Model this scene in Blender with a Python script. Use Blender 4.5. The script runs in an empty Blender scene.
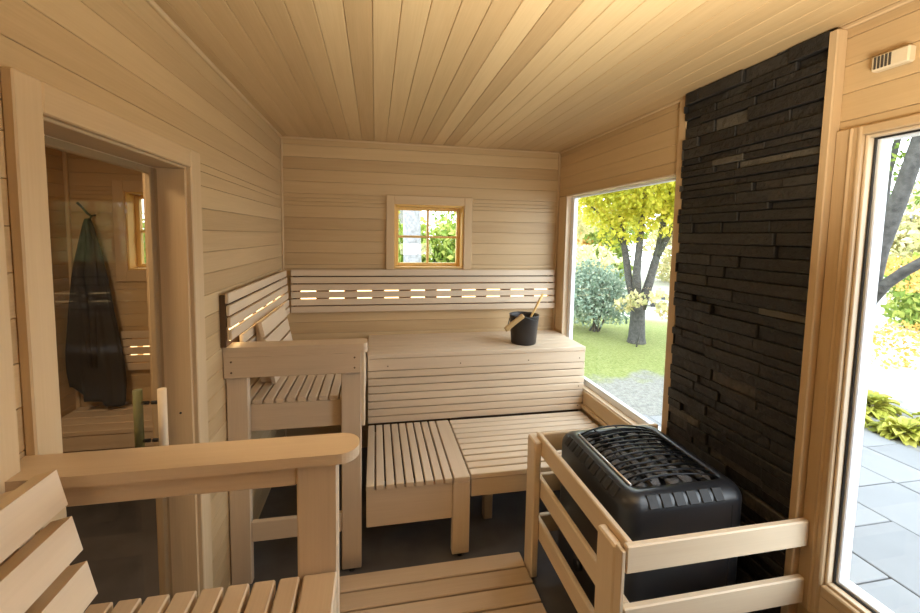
import bpy, math, random
from mathutils import Vector, Matrix, noise
random.seed(7)
sc = bpy.context.scene
col = sc.collection
R = random.uniform

# ------------------------------------------------------------------ materials
def new_mat(name):
    m = bpy.data.materials.new(name); m.use_nodes = True
    nt = m.node_tree; nt.nodes.clear()
    return m, nt, nt.nodes, nt.links

def ramp(N, stops):
    r = N.new('ShaderNodeValToRGB'); e = r.color_ramp.elements
    while len(e) < len(stops): e.new(.5)
    for k, (p, c) in enumerate(stops):
        e[k].position = p; e[k].color = (*c, 1)
    return r

def wood(name, light, mid, dark, rough=.5, grain=1.0, bump=.12):
    m, nt, N, L = new_mat(name)
    out = N.new('ShaderNodeOutputMaterial'); p = N.new('ShaderNodeBsdfPrincipled')
    uv = N.new('ShaderNodeUVMap'); uv.uv_map = 'UVMap'
    mp = N.new('ShaderNodeMapping'); mp.inputs['Scale'].default_value = (1.6, 26, 1)
    L.new(uv.outputs[0], mp.inputs[0])
    n1 = N.new('ShaderNodeTexNoise'); n1.inputs['Scale'].default_value = 1; n1.inputs['Detail'].default_value = 4
    n1.inputs['Distortion'].default_value = .6
    L.new(mp.outputs[0], n1.inputs['Vector'])
    mp2 = N.new('ShaderNodeMapping'); mp2.inputs['Scale'].default_value = (5, 190, 1)
    L.new(uv.outputs[0], mp2.inputs[0])
    n2 = N.new('ShaderNodeTexNoise'); n2.inputs['Scale'].default_value = 1; n2.inputs['Detail'].default_value = 2
    L.new(mp2.outputs[0], n2.inputs['Vector'])
    at = N.new('ShaderNodeAttribute'); at.attribute_name = 'tone'
    # tone + grain
    a = N.new('ShaderNodeMath'); a.operation = 'MULTIPLY_ADD'; a.inputs[1].default_value = .55 * grain; a.inputs[2].default_value = -.27 * grain
    L.new(n1.outputs[0], a.inputs[0])
    b = N.new('ShaderNodeMath'); b.operation = 'MULTIPLY_ADD'; b.inputs[1].default_value = .45 * grain; b.inputs[2].default_value = -.22 * grain
    L.new(n2.outputs[0], b.inputs[0])
    s1 = N.new('ShaderNodeMath'); s1.operation = 'ADD'; L.new(a.outputs[0], s1.inputs[0]); L.new(b.outputs[0], s1.inputs[1])
    s2 = N.new('ShaderNodeMath'); s2.operation = 'ADD'; s2.use_clamp = True; L.new(s1.outputs[0], s2.inputs[0]); L.new(at.outputs['Fac'], s2.inputs[1])
    r = ramp(N, [(0, dark), (.5, mid), (1, light)])
    L.new(s2.outputs[0], r.inputs[0])
    L.new(r.outputs[0], p.inputs['Base Color'])
    p.inputs['Roughness'].default_value = rough
    p.inputs['Specular IOR Level'].default_value = .6 if 'bench' in name else .35
    bp_ = N.new('ShaderNodeBump'); bp_.inputs['Strength'].default_value = bump; bp_.inputs['Distance'].default_value = .002
    L.new(n2.outputs[0], bp_.inputs['Height']); L.new(bp_.outputs[0], p.inputs['Normal'])
    L.new(p.outputs[0], out.inputs[0])
    return m

def plain(name, c, rough=.5, metal=0, bump=0, scale=60, var=0, spec=.5, coat=0):
    m, nt, N, L = new_mat(name)
    out = N.new('ShaderNodeOutputMaterial'); p = N.new('ShaderNodeBsdfPrincipled')
    p.inputs['Roughness'].default_value = rough; p.inputs['Metallic'].default_value = metal
    p.inputs['Specular IOR Level'].default_value = spec
    p.inputs['Coat Weight'].default_value = coat
    tc = N.new('ShaderNodeTexCoord'); n = N.new('ShaderNodeTexNoise'); n.inputs['Scale'].default_value = scale; n.inputs['Detail'].default_value = 5
    L.new(tc.outputs['Object'], n.inputs['Vector'])
    lo = tuple(x * (1 - var) for x in c); hi = tuple(min(1, x * (1 + var)) for x in c)
    r = ramp(N, [(.3, lo), (.7, hi)]); L.new(n.outputs[0], r.inputs[0]); L.new(r.outputs[0], p.inputs['Base Color'])
    if bump:
        b = N.new('ShaderNodeBump'); b.inputs['Strength'].default_value = bump; b.inputs['Distance'].default_value = .004
        L.new(n.outputs[0], b.inputs['Height']); L.new(b.outputs[0], p.inputs['Normal'])
    L.new(p.outputs[0], out.inputs[0])
    return m

def tone_mat(name, stops, rough=.7, bump=0, scale=40, translucent=0, spec=.3):
    """colour from the per-face tone attribute"""
    m, nt, N, L = new_mat(name)
    out = N.new('ShaderNodeOutputMaterial'); p = N.new('ShaderNodeBsdfPrincipled')
    p.inputs['Roughness'].default_value = rough; p.inputs['Specular IOR Level'].default_value = spec
    at = N.new('ShaderNodeAttribute'); at.attribute_name = 'tone'
    tc = N.new('ShaderNodeTexCoord'); n = N.new('ShaderNodeTexNoise'); n.inputs['Scale'].default_value = scale; n.inputs['Detail'].default_value = 6
    L.new(tc.outputs['Object'], n.inputs['Vector'])
    a = N.new('ShaderNodeMath'); a.operation = 'MULTIPLY_ADD'; a.inputs[1].default_value = .5; a.inputs[2].default_value = -.25
    L.new(n.outputs[0], a.inputs[0])
    s = N.new('ShaderNodeMath'); s.operation = 'ADD'; s.use_clamp = True
    L.new(a.outputs[0], s.inputs[0]); L.new(at.outputs['Fac'], s.inputs[1])
    r = ramp(N, stops); L.new(s.outputs[0], r.inputs[0]); L.new(r.outputs[0], p.inputs['Base Color'])
    if bump:
        b = N.new('ShaderNodeBump'); b.inputs['Strength'].default_value = bump; b.inputs['Distance'].default_value = .01
        L.new(n.outputs[0], b.inputs['Height']); L.new(b.outputs[0], p.inputs['Normal'])
    if translucent:
        t = N.new('ShaderNodeBsdfTranslucent'); L.new(r.outputs[0], t.inputs[0])
        mx = N.new('ShaderNodeMixShader'); mx.inputs[0].default_value = translucent
        L.new(p.outputs[0], mx.inputs[1]); L.new(t.outputs[0], mx.inputs[2]); L.new(mx.outputs[0], out.inputs[0])
    else:
        L.new(p.outputs[0], out.inputs[0])
    return m

def glass(name, tint, refl=.02, rough=0):
    m, nt, N, L = new_mat(name)
    out = N.new('ShaderNodeOutputMaterial')
    t = N.new('ShaderNodeBsdfTransparent'); t.inputs[0].default_value = (*tint, 1)
    g = N.new('ShaderNodeBsdfGlossy'); g.inputs['Roughness'].default_value = rough
    lw0 = N.new('ShaderNodeLayerWeight'); lw0.inputs['Blend'].default_value = .5
    pw = N.new('ShaderNodeMath'); pw.operation = 'POWER'; pw.inputs[1].default_value = 5; L.new(lw0.outputs['Facing'], pw.inputs[0])
    lw = N.new('ShaderNodeMath'); lw.operation = 'MULTIPLY_ADD'; lw.inputs[1].default_value = .40; lw.inputs[2].default_value = refl; L.new(pw.outputs[0], lw.inputs[0])
    mx = N.new('ShaderNodeMixShader'); L.new(lw.outputs[0], mx.inputs[0]); L.new(t.outputs[0], mx.inputs[1]); L.new(g.outputs[0], mx.inputs[2])
    L.new(mx.outputs[0], out.inputs[0])
    return m

def emit(name, c, s):
    m, nt, N, L = new_mat(name)
    out = N.new('ShaderNodeOutputMaterial'); e = N.new('ShaderNodeEmission')
    e.inputs[0].default_value = (*c, 1); e.inputs[1].default_value = s
    L.new(e.outputs[0], out.inputs[0]); return m

M = {}
M['wall'] = wood('wall_boards', (.64, .475, .27), (.56, .40, .22), (.46, .315, .165), .42)
M['ceil'] = wood('ceiling_boards', (.66, .49, .275), (.565, .40, .215), (.47, .32, .165), .5)
M['trim'] = wood('trim_wood', (.66, .50, .31), (.59, .43, .255), (.50, .35, .20), .5)
M['bench'] = wood('bench_wood', (.72, .585, .43), (.64, .505, .36), (.55, .42, .285), .40)
M['guard'] = wood('guard_wood', (.78, .64, .46), (.71, .565, .395), (.63, .485, .33), .45)
M['pine'] = wood('pine_sash', (.80, .55, .22), (.72, .46, .16), (.62, .37, .12), .4)
M['duck'] = wood('duckboard_wood', (.60, .46, .32), (.53, .40, .27), (.45, .335, .225), .5)
M['shadewood'] = wood('shaded_backing', (.16, .09, .045), (.13, .075, .038), (.10, .055, .03), .7)  # shade between and behind slats, put into a dark wood colour
M['stone'] = tone_mat('slate_ledgestone', [(0, (.008, .007, .007)), (.45, (.020, .018, .017)), (.8, (.042, .038, .034)), (1, (.085, .075, .06))], .55, .9, 38, spec=.45)
M['floor'] = plain('dark_floor', (.10, .094, .095), .38, bump=.05, scale=8, var=.18)
M['black'] = plain('black_enamel', (.020, .022, .027), .34, metal=.0, spec=.7, var=.1, scale=5)
M['blackrough'] = plain('black_cast', (.015, .015, .016), .55, var=.3)
M['wire'] = plain('grille_wire', (.02, .02, .022), .28, metal=.8)
M['steel'] = plain('highlight_steel', (.8, .8, .8), .35, metal=1)
M['rock'] = plain('heater_rock', (.15, .15, .155), .75, bump=.6, scale=30, var=.5)
M['robe'] = plain('robe_cloth', (.040, .037, .035), .95, bump=.5, scale=300, var=.25, spec=.1)
M['olive'] = wood('olive_dimmed_wood', (.20, .19, .07), (.15, .145, .05), (.10, .10, .035), .6)  # far rod's dimness through the glass is put into this colour
M['iron'] = plain('black_iron', (.015, .013, .012), .5)
M['bucket'] = plain('bucket_black', (.022, .017, .016), .42, var=.15, scale=12)
M['grip'] = wood('bucket_grip_wood', (.50, .33, .14), (.42, .26, .10), (.32, .19, .07), .5)
M['vinyl'] = plain('white_vinyl', (.82, .84, .87), .35)
M['gasket'] = plain('black_gasket', (.02, .02, .022), .5)
M['vent'] = plain('ivory_plastic', (.70, .60, .44), .5)
M['ventdark'] = plain('vent_slots', (.06, .05, .04), .7)
M['glass'] = glass('clear_glass', (.97, .98, .97))
M['tint'] = glass('tinted_glass', (.84, .82, .79), .010)
M['lamp'] = emit('warm_light_strip', (1, .70, .34), 3.2)
M['screw'] = plain('screw_head', (.12, .07, .035), .5)
M['flag'] = tone_mat('flagstone', [(0, (.155, .158, .164)), (.5, (.192, .195, .20)), (1, (.22, .222, .224))], .8, .15, 6)
M['joint'] = plain('stone_joint', (.12, .12, .115), .9)
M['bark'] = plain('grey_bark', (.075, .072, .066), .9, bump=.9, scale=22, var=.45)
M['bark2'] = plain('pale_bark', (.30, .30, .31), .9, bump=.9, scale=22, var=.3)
M['leafY'] = tone_mat('yellow_leaves', [(0, (.40, .42, .05)), (.5, (.74, .72, .09)), (1, (.85, .70, .12))], .6, translucent=.5)
M['leafG'] = tone_mat('green_leaves', [(0, (.10, .17, .03)), (.5, (.24, .34, .06)), (1, (.50, .52, .12))], .6, translucent=.3)
M['leafB'] = tone_mat('bluish_shrub_leaves', [(0, (.12, .19, .14)), (.5, (.25, .35, .26)), (1, (.45, .53, .42))], .6, translucent=.2)
M['leafO'] = tone_mat('orange_leaves', [(0, (.55, .25, .05)), (.5, (.72, .42, .12)), (1, (.75, .62, .2))], .6, translucent=.35)
M['leafP'] = tone_mat('haze_pale_leaves', [(0, (.38, .40, .18)), (.5, (.62, .58, .30)), (1, (.75, .60, .36))], .7, translucent=.3)  # haze and overexposure of the far foliage put into the leaf colour
M['leafH'] = tone_mat('hosta_leaves', [(0, (.16, .20, .03)), (.5, (.42, .42, .06)), (1, (.62, .58, .14))], .5, translucent=.25)
M['car'] = plain('silver_paint', (.55, .58, .62), .25, metal=.3)
M['cardark'] = plain('car_windows', (.04, .05, .06), .1)

# ------------------------------------------------------------------ mesh builder
class MB:
    def __init__(s): s.v = []; s.f = []; s.t = []; s.u = []; s.sm = []
    def face(s, idx, tone, uvs=None, smooth=False):
        s.f.append(idx); s.t.append(tone); s.sm.append(smooth)
        s.u.append(uvs if uvs else [(0, 0)] * len(idx))
    def box(s, x0, x1, y0, y1, z0, z1, g='X', bev=.002, tone=None, mtx=None):
        if x0 > x1: x0, x1 = x1, x0
        if y0 > y1: y0, y1 = y1, y0
        if z0 > z1: z0, z1 = z1, z0
        tone = R(.15, .85) if tone is None else tone
        o1, o2 = R(0, 50), R(0, 50)
        gi = 'XYZ'.index(g); oa = [i for i in range(3) if i != gi]
        lo = (x0, y0, z0); hi = (x1, y1, z1)
        b = min([bev] + [(hi[i] - lo[i]) * .45 for i in range(3)])
        base = len(s.v); pts = []; ids = {}
        for cx in (0, 1):
            for cy in (0, 1):
                for cz in (0, 1):
                    c = (cx, cy, cz)
                    for k in range(3):      # vertex lying on the face normal to axis k
                        p = []
                        for i in range(3):
                            e = hi[i] if c[i] else lo[i]
                            if i != k: e += -b if c[i] else b
                            p.append(e)
                        ids[(c, k)] = base + len(pts); pts.append(p)
        def uvof(p, nk):
            if nk == gi: return (p[oa[0]] * 1.0 + o1, p[oa[1]] + o2)
            return (p[gi] + o1, p[oa[0]] + p[oa[1]] + o2)
        def add(idx, nk):
            s.face(idx, tone, [uvof(pts[i - base], nk) for i in idx])
        for k in range(3):
            i, j = [q for q in range(3) if q != k]
            for side in (0, 1):
                q = []
                for a, c_ in ((0, 0), (1, 0), (1, 1), (0, 1)):
                    c = [0, 0, 0]; c[k] = side; c[i] = a; c[j] = c_
                    q.append(ids[(tuple(c), k)])
                flip = (side == 0) != (k == 1)
                add(q[::-1] if flip else q, k)
        for k in range(3):                  # edges along axis k
            i, j = [q for q in range(3) if q != k]
            for a in (0, 1):
                for c_ in (0, 1):
                    c0 = [0, 0, 0]; c0[i] = a; c0[j] = c_; c1 = list(c0); c1[k] = 1
                    q = [ids[(tuple(c0), i)], ids[(tuple(c0), j)], ids[(tuple(c1), j)], ids[(tuple(c1), i)]]
                    flip = ((a == c_) != (k == 1))
                    add(q if flip else q[::-1], k if False else i)
        for c in [(a, b_, c_) for a in (0, 1) for b_ in (0, 1) for c_ in (0, 1)]:
            q = [ids[(c, 0)], ids[(c, 1)], ids[(c, 2)]]
            if (sum(c) % 2) == 0: q = q[::-1]
            add(q, 0)
        if mtx is not None: pts = [tuple(mtx @ Vector(p)) for p in pts]
        s.v += [tuple(p) for p in pts]
        return s
    def prism(s, poly, axis, a, b, g=None, tone=None, mtx=None, smooth=False):
        """extrude a 2D polygon along axis"""
        tone = R(.2, .8) if tone is None else tone
        ai = 'XYZ'.index(axis); oa = [i for i in range(3) if i != ai]
        gi = 'XYZ'.index(g or axis); o1, o2 = R(0, 50), R(0, 50)
        base = len(s.v); pts = []
        for e in (a, b):
            for (p, q) in poly:
                w = [0, 0, 0]; w[ai] = e; w[oa[0]] = p; w[oa[1]] = q; pts.append(w)
        n = len(poly)
        o3 = [i for i in range(3) if i != gi]
        uv = lambda i: (pts[i][gi] + o1, pts[i][o3[0]] + pts[i][o3[1]] + o2)
        for i in range(n):
            j = (i + 1) % n; f = [i, j, n + j, n + i]
            s.face([base + k for k in f], tone, [uv(k) for k in f], smooth)
        for f in (list(range(n))[::-1], list(range(n, 2 * n))):
            s.face([base + k for k in f], tone, [uv(k) for k in f])
        if mtx is not None: pts = [tuple(mtx @ Vector(p)) for p in pts]
        s.v += [tuple(p) for p in pts]; return s
    def tube(s, pts, rad, n=10, tone=.5, cap=True):
        if not isinstance(rad, (list, tuple)): rad = [rad] * len(pts)
        pts = [Vector(p) for p in pts]; base = len(s.v)
        prev = None
        for i, p in enumerate(pts):
            d = (pts[min(i + 1, len(pts) - 1)] - pts[max(i - 1, 0)]).normalized()
            if prev is None:
                up = Vector((0, 0, 1)) if abs(d.z) < .9 else Vector((1, 0, 0))
                a = d.cross(up).normalized()
            else:
                a = (prev - d * prev.dot(d)).normalized()
            prev = a; b = d.cross(a)
            for k in range(n):
                t = 2 * math.pi * k / n
                s.v.append(tuple(p + (a * math.cos(t) + b * math.sin(t)) * rad[i]))
        for i in range(len(pts) - 1):
            for k in range(n):
                k2 = (k + 1) % n
                s.face([base + i * n + k, base + i * n + k2, base + (i + 1) * n + k2, base + (i + 1) * n + k], tone,
                       [(i * .1, k / n * .1)] * 4, True)
        if cap:
            s.face([base + k for k in range(n)][::-1], tone); s.face([base + (len(pts) - 1) * n + k for k in range(n)], tone)
        return s
    def lathe(s, prof, c=(0, 0, 0), n=32, tone=.5, close=False):
        base = len(s.v)
        for (r, z) in prof:
            for k in range(n):
                t = 2 * math.pi * k / n
                s.v.append((c[0] + r * math.cos(t), c[1] + r * math.sin(t), c[2] + z))
        m = len(prof)
        for i in range(m - 1 + (1 if close else 0)):
            i2 = (i + 1) % m
            for k in range(n):
                k2 = (k + 1) % n
                s.face([base + i * n + k, base + i * n + k2, base + i2 * n + k2, base + i2 * n + k], tone, None, True)
        if not close:
            s.face([base + k for k in range(n)][::-1], tone); s.face([base + (m - 1) * n + k for k in range(n)], tone)
        return s
    def build(s, name, mat, parent=None, **kw):
        me = bpy.data.meshes.new(name); me.from_pydata(s.v, [], s.f); me.update()
        uvl = me.uv_layers.new(name='UVMap')
        flat = [c for f in s.u for p in f for c in p]
        uvl.data.foreach_set('uv', flat)
        at = me.attributes.new('tone', 'FLOAT', 'FACE'); at.data.foreach_set('value', s.t)
        me.polygons.foreach_set('use_smooth', s.sm)
        me.materials.append(M[mat] if isinstance(mat, str) else mat)
        o = bpy.data.objects.new(name, me); col.objects.link(o)
        if parent is not None:
            o.parent = parent
            o.matrix_parent_inverse = Matrix.Translation(-Vector(parent.location)) if parent.type == 'EMPTY' and parent.get('base_frame') else Matrix()
        for k, v in kw.items(): o[k] = v
        return o

def thing(name, label, cat, loc, group=None, kind=None):
    o = bpy.data.objects.new(name, None); col.objects.link(o)
    o.location = loc; o.empty_display_size = .1; o['base_frame'] = 1
    o['label'] = label; o['category'] = cat
    if group: o['group'] = group
    if kind: o['kind'] = kind
    return o
def tag(o, label, cat, group=None):
    o['label'] = label; o['category'] = cat
    if group: o['group'] = group
    return o
def struct(o): o['kind'] = 'structure'; return o
def struct_root(name, loc):
    o = bpy.data.objects.new(name, None); col.objects.link(o); o.location = loc; o['base_frame'] = 1; o['kind'] = 'structure'; return o

# ------------------------------------------------------------------ room dimensions (metres, floor at z = 0)
XL, XR, YB, YF, ZC, H = -.650, 1.441, 3.0, -1.1, 2.303, 1.631
XO = -1.954                                  # outer wall of the dressing room
TW = .117
PITCH = .0845

def subtract(a0, a1, holes):
    segs = [(a0, a1)]
    for h0, h1 in holes:
        ns = []
        for s0, s1 in segs:
            if h1 <= s0 or h0 >= s1: ns.append((s0, s1)); continue
            if h0 > s0: ns.append((s0, h0))
            if h1 < s1: ns.append((h1, s1))
        segs = ns
    return segs

def board_wall(mb, axis, face, sgn, a0, a1, z0, z1, holes, off=0, tone=(.15, .85)):
    """horizontal boards on a wall normal to axis; face = board surface, sgn = direction out of the wall"""
    th = .012
    rows = []; z = z0 - off
    while z < z1:
        zz0, zz1 = max(z, z0), min(z + PITCH, z1)
        if zz1 - zz0 > .004: rows.append((zz0, zz1))
        z += PITCH
    for zz0, zz1 in rows:
        cuts = sorted({zz0, zz1} | {h[k] for h in holes for k in (2, 3) if zz0 < h[k] < zz1})
        tn = R(*tone)
        for c0, c1 in zip(cuts, cuts[1:]):
            hs = [(h[0], h[1]) for h in holes if h[2] < c1 - 1e-6 and h[3] > c0 + 1e-6]
            for s0, s1 in subtract(a0, a1, hs):
                if s1 - s0 < .003: continue
                if axis == 'X': mb.box(face - sgn * th, face, s0, s1, c0 + .0006, c1 - .0006, 'Y', .0015, tn)
                else: mb.box(s0, s1, face - sgn * th, face, c0 + .0006, c1 - .0006, 'X', .0015, tn)

def core_wall(mb, axis, p0, p1, a0, a1, z0, z1, holes, tone=.0):
    zs = sorted({z0, z1} | {h[k] for h in holes for k in (2, 3) if z0 < h[k] < z1})
    for c0, c1 in zip(zs, zs[1:]):
        hs = [(h[0], h[1]) for h in holes if h[2] < c1 - 1e-6 and h[3] > c0 + 1e-6]
        for s0, s1 in subtract(a0, a1, hs):
            if axis == 'X': mb.box(p0, p1, s0, s1, c0, c1, 'Y', .0001, tone)
            else: mb.box(s0, s1, p0, p1, c0, c1, 'X', .0001, tone)

# openings  (a0, a1, z0, z1)
W1 = (1.712, 2.856, .571, 1.952)
W2 = (.18, .963, .523, 1.951)
WB = (.138, .668, 1.378, 1.858)
WD = (-1.622, -1.09, 1.364, 1.884)
DR = (.922, 1.552, -.01, 1.858)
W5 = (-.25, 1.15, .45, 2.0)

mb = MB(); board_wall(mb, 'Y', YB, -1, XO, XR, 0, ZC, [WB, WD], off=.03); core_wall(mb, 'Y', YB + .012, YB + .15, XO - .15, XR + .15, 0, ZC, [WB, WD])
struct(mb.build('wall_back', 'wall'))
mb = MB(); board_wall(mb, 'X', XL, 1, YF, YB, 0, ZC, [DR], off=.055); core_wall(mb, 'X', XL - TW + .004, XL - .012, YF, YB, 0, ZC, [DR])
struct(mb.build('wall_left', 'wall'))
mb = MB(); board_wall(mb, 'X', XR, -1, YF, YB, 0, ZC, [W1, W2], off=.02); core_wall(mb, 'X', XR + .012, XR + .062, YF, YB, 0, ZC, [W1, W2])
struct(mb.build('wall_right', 'wall'))
mb = MB(); board_wall(mb, 'Y', YF, 1, XO, XR, 0, ZC, []); core_wall(mb, 'Y', YF - .15, YF - .012, XO - .15, XR + .15, 0, ZC, [])
struct(mb.build('wall_rear', 'wall'))
mb = MB(); board_wall(mb, 'X', XO, 1, YF, YB, 0, ZC, [], off=.03); core_wall(mb, 'X', XO - .15, XO - .012, YF, YB, 0, ZC, [])
struct(mb.build('wall_far_left', 'wall'))
mb = MB(); mb.box(XO - .15, XR + .14, YF - .15, YB + .15, -.08, 0, 'X', .0001)
struct(mb.build('floor', 'floor'))
# ceiling: boards run away from the camera
mb = MB(); x = XO
while x < XR:
    x1 = min(x + PITCH, XR)
    mb.box(x + .0006, x1 - .0006, YF, YB, ZC, ZC + .012, 'Y', .0022, R(.1, .9)); x = x1
mb.box(XO - .15, XR + .14, YF - .15, YB + .15, ZC + .012, ZC + .12, 'Y', .0001, 0)
struct(mb.build('ceiling', 'ceil'))
# thin trims in the corners
k = 1
def trim(n, *b, g='Y', tone=.7, mat='trim'):
    m_ = MB(); m_.box(*b, g=g, bev=.003, tone=tone); return struct(m_.build('trim_%d' % n, mat))
trim(1, XL, XL + .014, YF, YB, ZC - .016, ZC, tone=.85)
trim(2, XL, XL + .013, YB - .013, YB, 0, ZC - .016, g='Z', tone=.6)
trim(3, XR - .013, XR, YB - .016, YB, 0, ZC - .014, g='Z', tone=.45)
trim(4, XR - .012, XR, YF, YB - .016, ZC - .014, ZC, tone=.5)
trim(5, XL + .014, XR - .012, YB - .010, YB, ZC - .012, ZC, g='X', tone=.45)
trim(6, XR - .040, XR, 1.035, 1.061, 0, ZC - .014, g='Z', tone=.35)
trim(7, XO, XO + .02, YB - .02, YB, 0, ZC, g='Z', tone=.8)

# ------------------------------------------------------------------ windows
def window_x(n, w, fr=.045, jamb=.062, gask=True, head=.6):
    """window in the right wall: w = (y0, y1, z0, z1)"""
    y0, y1, z0, z1 = w
    root = struct_root('window_%d' % n, (XR, (y0 + y1) / 2, z0))
    j = MB(); t = .009; X0, X1 = XR - .004, XR + jamb
    j.box(X0, X1, y0, y0 + t, z0, z1, 'Z', .002, .7); j.box(X0, X1, y1 - t, y1, z0, z1, 'Z', .002, .75)
    j.box(X0, X1, y0 + t, y1 - t, z1 - t, z1, 'Y', .002, .6); j.box(X0, X1, y0 + t, y1 - t, z0, z0 + t, 'Y', .002, .8)
    j.build('window_jamb', 'guard', root)
    a, b, c, d = y0 + t, y1 - t, z0 + t, z1 - t
    A, B = X1, XR + .066
    g = MB(); q = .006
    g.box(A - .006, A, a, a + q, c, d, 'Z', .001); g.box(A - .006, A, b - q, b, c, d, 'Z', .001)
    g.box(A - .006, A, a + q, b - q, c, c + q, 'Y', .001); g.box(A - .006, A, a + q, b - q, d - q, d, 'Y', .001)
    if gask: g.build('window_gasket', 'gasket', root)
    f = MB()
    f.box(A, B, a, a + fr, c, d, 'Z', .003); f.box(A, B, b - fr, b, c, d, 'Z', .003)
    f.box(A, B, a + fr, b - fr, c, c + fr, 'Y', .003); f.box(A, B, a + fr, b - fr, d - fr * head, d, 'Y', .003)
    f.build('window_frame', 'vinyl', root)
    p = MB(); p.box(A + .016, A + .020, a + fr - .004, b - fr + .004, c + fr - .004, d - fr * head + .004, 'Y', .0001)
    p.build('window_glass', 'glass', root)
    return root
w1 = window_x(1, W1, fr=.044, jamb=.034, gask=False, head=.35)
w2 = window_x(2, W2, fr=.014, jamb=.022)
# casings of the big windows
c = MB()
c.box(XR - .018, XR, 1.664, 1.712, .47, ZC - .014, 'Z', .003, .35)
c.box(XR - .006, XR, 2.856, 2.975, .90, 1.945, 'Z', .003, .45)
c.box(XR - .014, XR, 1.712, 2.478, .475, .571, 'Y', .003, .35)
c.box(XR - .024, XR, 1.712, 2.478, .445, .475, 'Y', .004, .6)
c.build('window_casing', 'trim', w1)
c = MB()
c.box(XR - .016, XR, .972, 1.034, .40, 1.978, 'Z', .003, .35)
c.box(XR - .022, XR, .986, .996, .40, 1.978, 'Z', .004, .5)
c.box(XR - .020, XR, .963, .976, .40, 1.978, 'Z', .004, .15)
c.box(XR - .016, XR, .12, .971, 1.951, 1.978, 'Y', .003, .3)
c.box(XR - .020, XR, .12, .962, .485, .523, 'Y', .004, .3)
c.box(XR - .016, XR, .12, .971, .40, .485, 'Y', .003, .4)
c.build('window_casing', 'trim', w2)

def window_y(n, w, casing, seed):
    x0, x1, z0, z1 = w
    root = struct_root('window_%d' % n, ((x0 + x1) / 2, YB, z0))
    j = MB(); t = .012; A, B = YB - .004, YB + .095
    j.box(x0, x0 + t, A, B, z0, z1, 'Z', .002, .6); j.box(x1 - t, x1, A, B, z0, z1, 'Z', .002, .6)
    j.box(x0 + t, x1 - t, A, B, z1 - t, z1, 'X', .002, .6); j.box(x0 + t, x1 - t, A, B, z0, z0 + t, 'X', .002, .8)
    j.build('window_jamb', 'pine', root)
    a, b, c_, d = x0 + t, x1 - t, z0 + t, z1 - t; fr = .026
    f = MB(); C, D = B - .012, B + .028
    f.box(a, a + fr, C, D, c_, d, 'Z', .004, .6); f.box(b - fr, b, C, D, c_, d, 'Z', .004, .6)
    f.box(a + fr, b - fr, C, D, c_, c_ + fr, 'X', .004, .7); f.box(a + fr, b - fr, C, D, d - fr, d, 'X', .004, .6)
    f.build('sash_frame', 'pine', root)
    mx, mz = (a + b) / 2, (c_ + d) / 2
    mu = MB(); mu.box(mx - .009, mx + .009, C + .004, D - .006, c_ + fr, d - fr, 'Z', .003, .5)
    mu.box(a + fr, mx - .009, C + .004, D - .006, mz - .009, mz + .009, 'X', .003, .5)
    mu.box(mx + .009, b - fr, C + .004, D - .006, mz - .009, mz + .009, 'X', .003, .5)
    mu.build('glazing_bar', 'pine', root)
    p = MB(); p.box(a + fr - .004, b - fr + .004, C + .012, C + .016, c_ + fr - .004, d - fr + .004, 'X', .0001); p.build('window_glass', 'glass', root)
    X0, X1, Z0, Z1 = casing; cs = MB(); q = .018
    cs.box(X0, x0, YB - q, YB, Z0, Z1, 'Z', .003, .55); cs.box(x1, X1, YB - q, YB, Z0, Z1, 'Z', .003, .6)
    cs.box(x0, x1, YB - q, YB, z1, Z1, 'X', .003, .6)
    if Z0 < z0 - .01: cs.box(x0, x1, YB - q, YB, Z0, z0, 'X', .003, .6)
    cs.build('window_casing', 'trim', root)
    return root
window_y(3, WB, (.079, .731, 1.371, 1.922), 1)
window_y(4, WD, (-1.688, -1.03, 1.29, 1.957), 2)

# ------------------------------------------------------------------ glass door in the left wall
d1 = struct_root('door_1', (XL, 1.27, 0))
c = MB(); q = .020
c.box(XL, XL + q, .857, .922, 0, 1.915, 'Z', .003, .75)
c.box(XL, XL + q, 1.548, 1.628, 0, 1.915, 'Z', .003, .75)
c.box(XL, XL + q, .922, 1.548, 1.853, 1.915, 'Y', .003, .55)
c.build('door_casing', 'trim', d1)
c = MB(); JX = XL - TW - .01
c.box(JX, XL + .004, .922, .930, 0, 1.846, 'Z', .002, .4)
c.box(JX, XL + .004, 1.538, 1.552, 0, 1.846, 'Z', .002, .45)
c.box(JX, XL + .004, .922, 1.552, 1.846, 1.856, 'Y', .002, .35)
c.build('door_jamb', 'trim', d1)
c = MB(); GX = -.735
c.box(GX - .025, GX - .005, 1.512, 1.538, 0, 1.846, 'Z', .003, .6); c.box(GX - .025, GX - .005, .930, .940, 0, 1.846, 'Z', .003, .6)
c.box(GX - .025, GX - .005, .940, 1.512, 1.822, 1.846, 'Y', .003, .75)
c.build('door_stop', 'trim', d1)
g = MB(); g.box(GX - .004, GX + .004, .934, 1.534, .012, 1.840, 'Z', .0008); g.build('glass_panel', 'tint', d1)
for sx, mt in ((.036, 'guard'), (-.036, 'olive')):
    hb = MB(); hb.tube([(GX + sx, 1.447, .80), (GX + sx, 1.447, 1.105)], .0135, 14, .6)
    ho = hb.build('door_handle', mt, d1)
    ho['label'] = 'pale peeled wooden rod' if mt == 'guard' else 'wooden rod coloured dark olive as seen through the glass'
    st = MB()
    for z in (.93, 1.06):
        st = MB(); st.tube([(GX + math.copysign(.004, sx), 1.447, z), (GX + sx * .75, 1.447, z)], .006, 10)
        st.build('handle_post', 'iron', ho)
hg = MB(); hg.tube([(XL - .035, 1.5385, .98), (XL - .035, 1.536, .98)], .004, 8)
hg.build('screw', 'iron', d1)

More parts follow.
